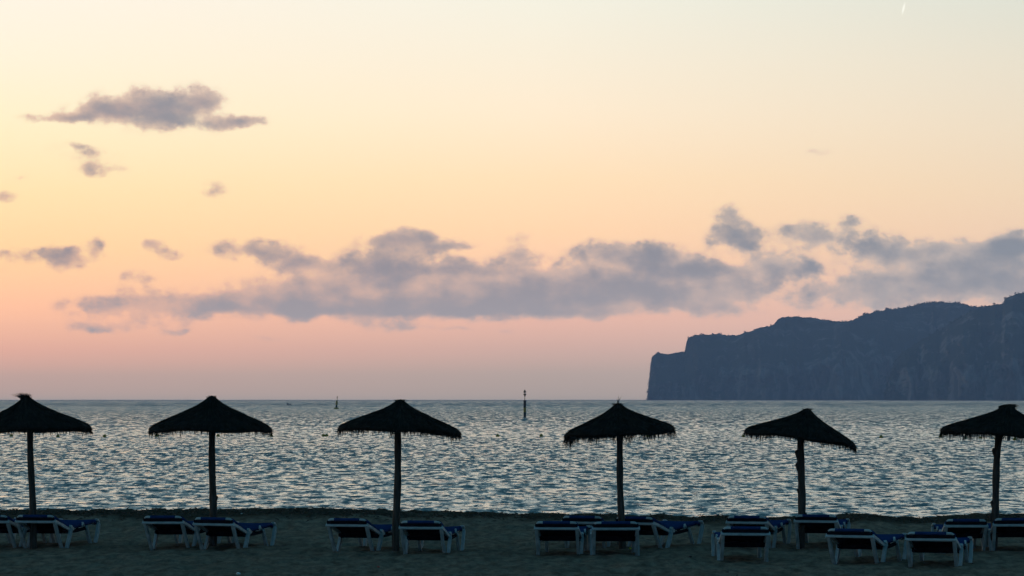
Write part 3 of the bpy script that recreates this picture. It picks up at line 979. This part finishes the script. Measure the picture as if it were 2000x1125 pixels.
p, k = on_water(657, 799)
by = empty('navigation_buoy', p)
by.rotation_euler = (0, math.radians(3), 0)
tag(by, 'floating navigation buoy with a broad base, slim tower and thin mast', 'buoy')
lathe('float_base', [(4.5 * k, -3 * k), (5.0 * k, 0.5 * k), (4.0 * k, 3.0 * k), (2.0 * k, 3.6 * k)], 18, M['yellow_paint'], by)
lathe('tower', [(1.8 * k, 3.6 * k), (1.5 * k, 8.5 * k)], 12, M['black_paint'], by)
lathe('daymark', [(2.1 * k, 8.5 * k), (2.2 * k, 13 * k), (1.6 * k, 16 * k), (0.6 * k, 17 * k)], 12, M['yellow_paint'], by)
lathe('mast', [(0.55 * k, 17 * k), (0.5 * k, 23 * k)], 8, M['black_paint'], by, (0.6 * k, 0, 0))
lathe('lantern', [(0.9 * k, 23 * k), (1.1 * k, 24 * k), (0.5 * k, 25 * k)], 8, M['black_paint'], by, (0.6 * k, 0, 0))

ball = [(0.02, -0.16), (0.10, -0.13), (0.145, -0.05), (0.15, 0.02), (0.135, 0.085), (0.09, 0.135), (0.04, 0.155), (0.04, 0.20), (0.015, 0.205)]
ball_me = None
for x, y in ((22, 853), (113, 854), (204, 853.5), (306, 853), (426, 853), (530, 853), (632, 852.5), (638, 852.5), (972, 853), (1057, 852.5),
             (1265, 853), (1452, 853.5), (1721, 855), (1837, 854.5), (1915, 857.5), (1946, 858.5), (1982, 860)):
    p, k = on_water(x, y)
    if ball_me is None:
        o = lathe('swim_buoy', ball, 12, M['yellow_paint']); ball_me = o.data
    else:
        o = bpy.data.objects.new('swim_buoy', ball_me); COL.objects.link(o)
    o.location = p + Vector((0, 0, 0.04))
    o.rotation_euler = (rng.uniform(-.4, .4), rng.uniform(-.4, .4), rng.uniform(0, 6))
    lab = 'one of two yellow ball buoys floating side by side near the blunt-tipped parasol' if x in (632, 638) else 'single small yellow ball buoy of the row marking the swimming area'
    tag(o, lab, 'buoy', 'swimming area buoys')
p, k = on_water(1886, 857)
o = lathe('cone_buoy', [(3.0 * k, -3 * k), (3.5 * k, 0), (3.3 * k, 1.5 * k), (1.0 * k, 9 * k), (0.5 * k, 12 * k)], 14, M['green_paint'])
o.location = p
tag(o, 'green cone buoy floating behind the fringe of the sideways-swept parasol', 'buoy')
p, k = on_water(1970, 860)
o = lathe('can_buoy', [(3.2 * k, -3 * k), (3.4 * k, 0), (3.4 * k, 7 * k), (2.8 * k, 8.5 * k)], 14, M['dark_plastic'])
o.location = p
tag(o, 'dark can-shaped buoy floating just under the sideways-swept parasol', 'buoy')
p, k = on_water(562, 791)
o = lathe('mooring_float', [(1.8 * k, -1.5 * k), (2.2 * k, 0), (1.5 * k, 2.0 * k), (0.8 * k, 3.6 * k), (0.3 * k, 4.2 * k)], 12, M['dark_plastic'])
o.location = p
tag(o, 'pointed dark float far out near the horizon, taller of two', 'float')
p, k = on_water(567, 791)
o = lathe('mooring_float', [(1.8 * k, -1.5 * k), (2.2 * k, 0), (1.9 * k, 1.2 * k), (0.8 * k, 2.2 * k)], 12, M['dark_plastic'])
o.location = p
tag(o, 'low dark float far out near the horizon, flatter of two', 'float')

# ------------------------------------------------------------------ litter and weed on the sand
def scrap(name, x, y, size, mat, label, cat, seed, flat=0.45):
    rg = random.Random(seed)
    D = ground_D(y)
    X_, Y_ = (x - 1000) / F * D, D
    z = sand_at(X_, Y_)
    bm = bmesh.new()
    bmesh.ops.create_icosphere(bm, subdivisions=2, radius=size)
    for v in bm.verts:
        v.co *= rg.uniform(0.55, 1.15)
        v.co.z *= flat
    me = bpy.data.meshes.new(name); bm.to_mesh(me); bm.free()
    o = link_me(name, me, mat, None, False)
    o.location = (X_, Y_, z + size * flat * 0.5)
    tag(o, label, cat)
    return o

scrap('paper_scrap', 465, 1120.5, 0.030, M['paper'], 'crumpled white paper scrap lying alone on the open sand', 'litter', 1, 0.6)
scrap('bottle_cap', 739, 1108.5, 0.020, M['red_plastic'], 'small dark red scrap on the sand inland of the blunt-tipped parasol', 'litter', 2, 0.7)
scrap('plastic_scrap', 1231, 1073, 0.020, M['yellow_plastic'], 'small yellow scrap on the sand beneath a lounger', 'litter', 3, 0.8)
scrap('shell_fragment', 472, 1021, 0.020, M['paper'], 'tiny white fragment on the sand seaward of the level parasol', 'litter', 4, 0.7)
for j, (x, y, s_) in enumerate(((1421, 1117, 0.022), (1440, 1123, 0.016), (748, 1121, 0.014), (757, 1033, 0.014), (1900, 1101, 0.02), (1348, 1092, 0.03))):
    o = scrap('pebble', x, y, s_, M['dark_plastic'], 'small dark pebble lying on the open sand', 'pebble', 10 + j, 0.6)
    o['group'] = 'pebbles on the sand'

# a low heap of washed-up seaweed lines the bank
wv, wf = [], []
for _ in range(5200):
    x = rng.uniform(-13, 13)
    y = 56.0 + rng.gauss(0, 0.55)
    z = sand_at(x, y)
    heap = 1.0
    a = Vector((rng.gauss(0, 1), rng.gauss(0, 1), rng.gauss(0, .35))).normalized() * rng.uniform(0.02, 0.09)
    bb = Vector((rng.gauss(0, .3), rng.gauss(0, .3), 1)) * rng.uniform(0.008, 0.022)
    c = Vector((x, y, z + rng.uniform(0, 0.02)))
    i = len(wv)
    wv.extend([c - a, c + a, c + bb])
    wf.append((i, i + 1, i + 2))
sw = link_mesh('washed_up_seaweed', wv, wf, M['seaweed'], smooth=False)
tag(sw, 'dark washed-up seaweed along the bank at the water', 'seaweed', kind='stuff')

# ------------------------------------------------------------------ haze over land and sea
bm = bmesh.new()
bmesh.ops.create_cube(bm, size=1.0)
me = bpy.data.meshes.new('haze'); bm.to_mesh(me); bm.free()
hz = bpy.data.objects.new('haze', me); COL.objects.link(hz)
zlo, zhi = -9.0, HAZE_TOP
hz.scale = (70000, HAZE_END + 900, zhi - zlo)
hz.location = (0, (HAZE_END - 900) / 2, (zlo + zhi) / 2)
mh = bpy.data.materials.new('haze'); mh.use_nodes = True
mh.node_tree.nodes.clear()
pv_ = mh.node_tree.nodes.new('ShaderNodeVolumePrincipled')
pv_.inputs['Color'].default_value = (0.56, 0.66, 1.0, 1)
pv_.inputs['Density'].default_value = HAZE_DENSITY
pv_.inputs['Anisotropy'].default_value = 0.15
om = mh.node_tree.nodes.new('ShaderNodeOutputMaterial')
mh.node_tree.links.new(pv_.outputs[0], om.inputs['Volume'])
me.materials.append(mh)
tag(hz, 'thin bluish evening haze over the bay', 'haze', kind='stuff')
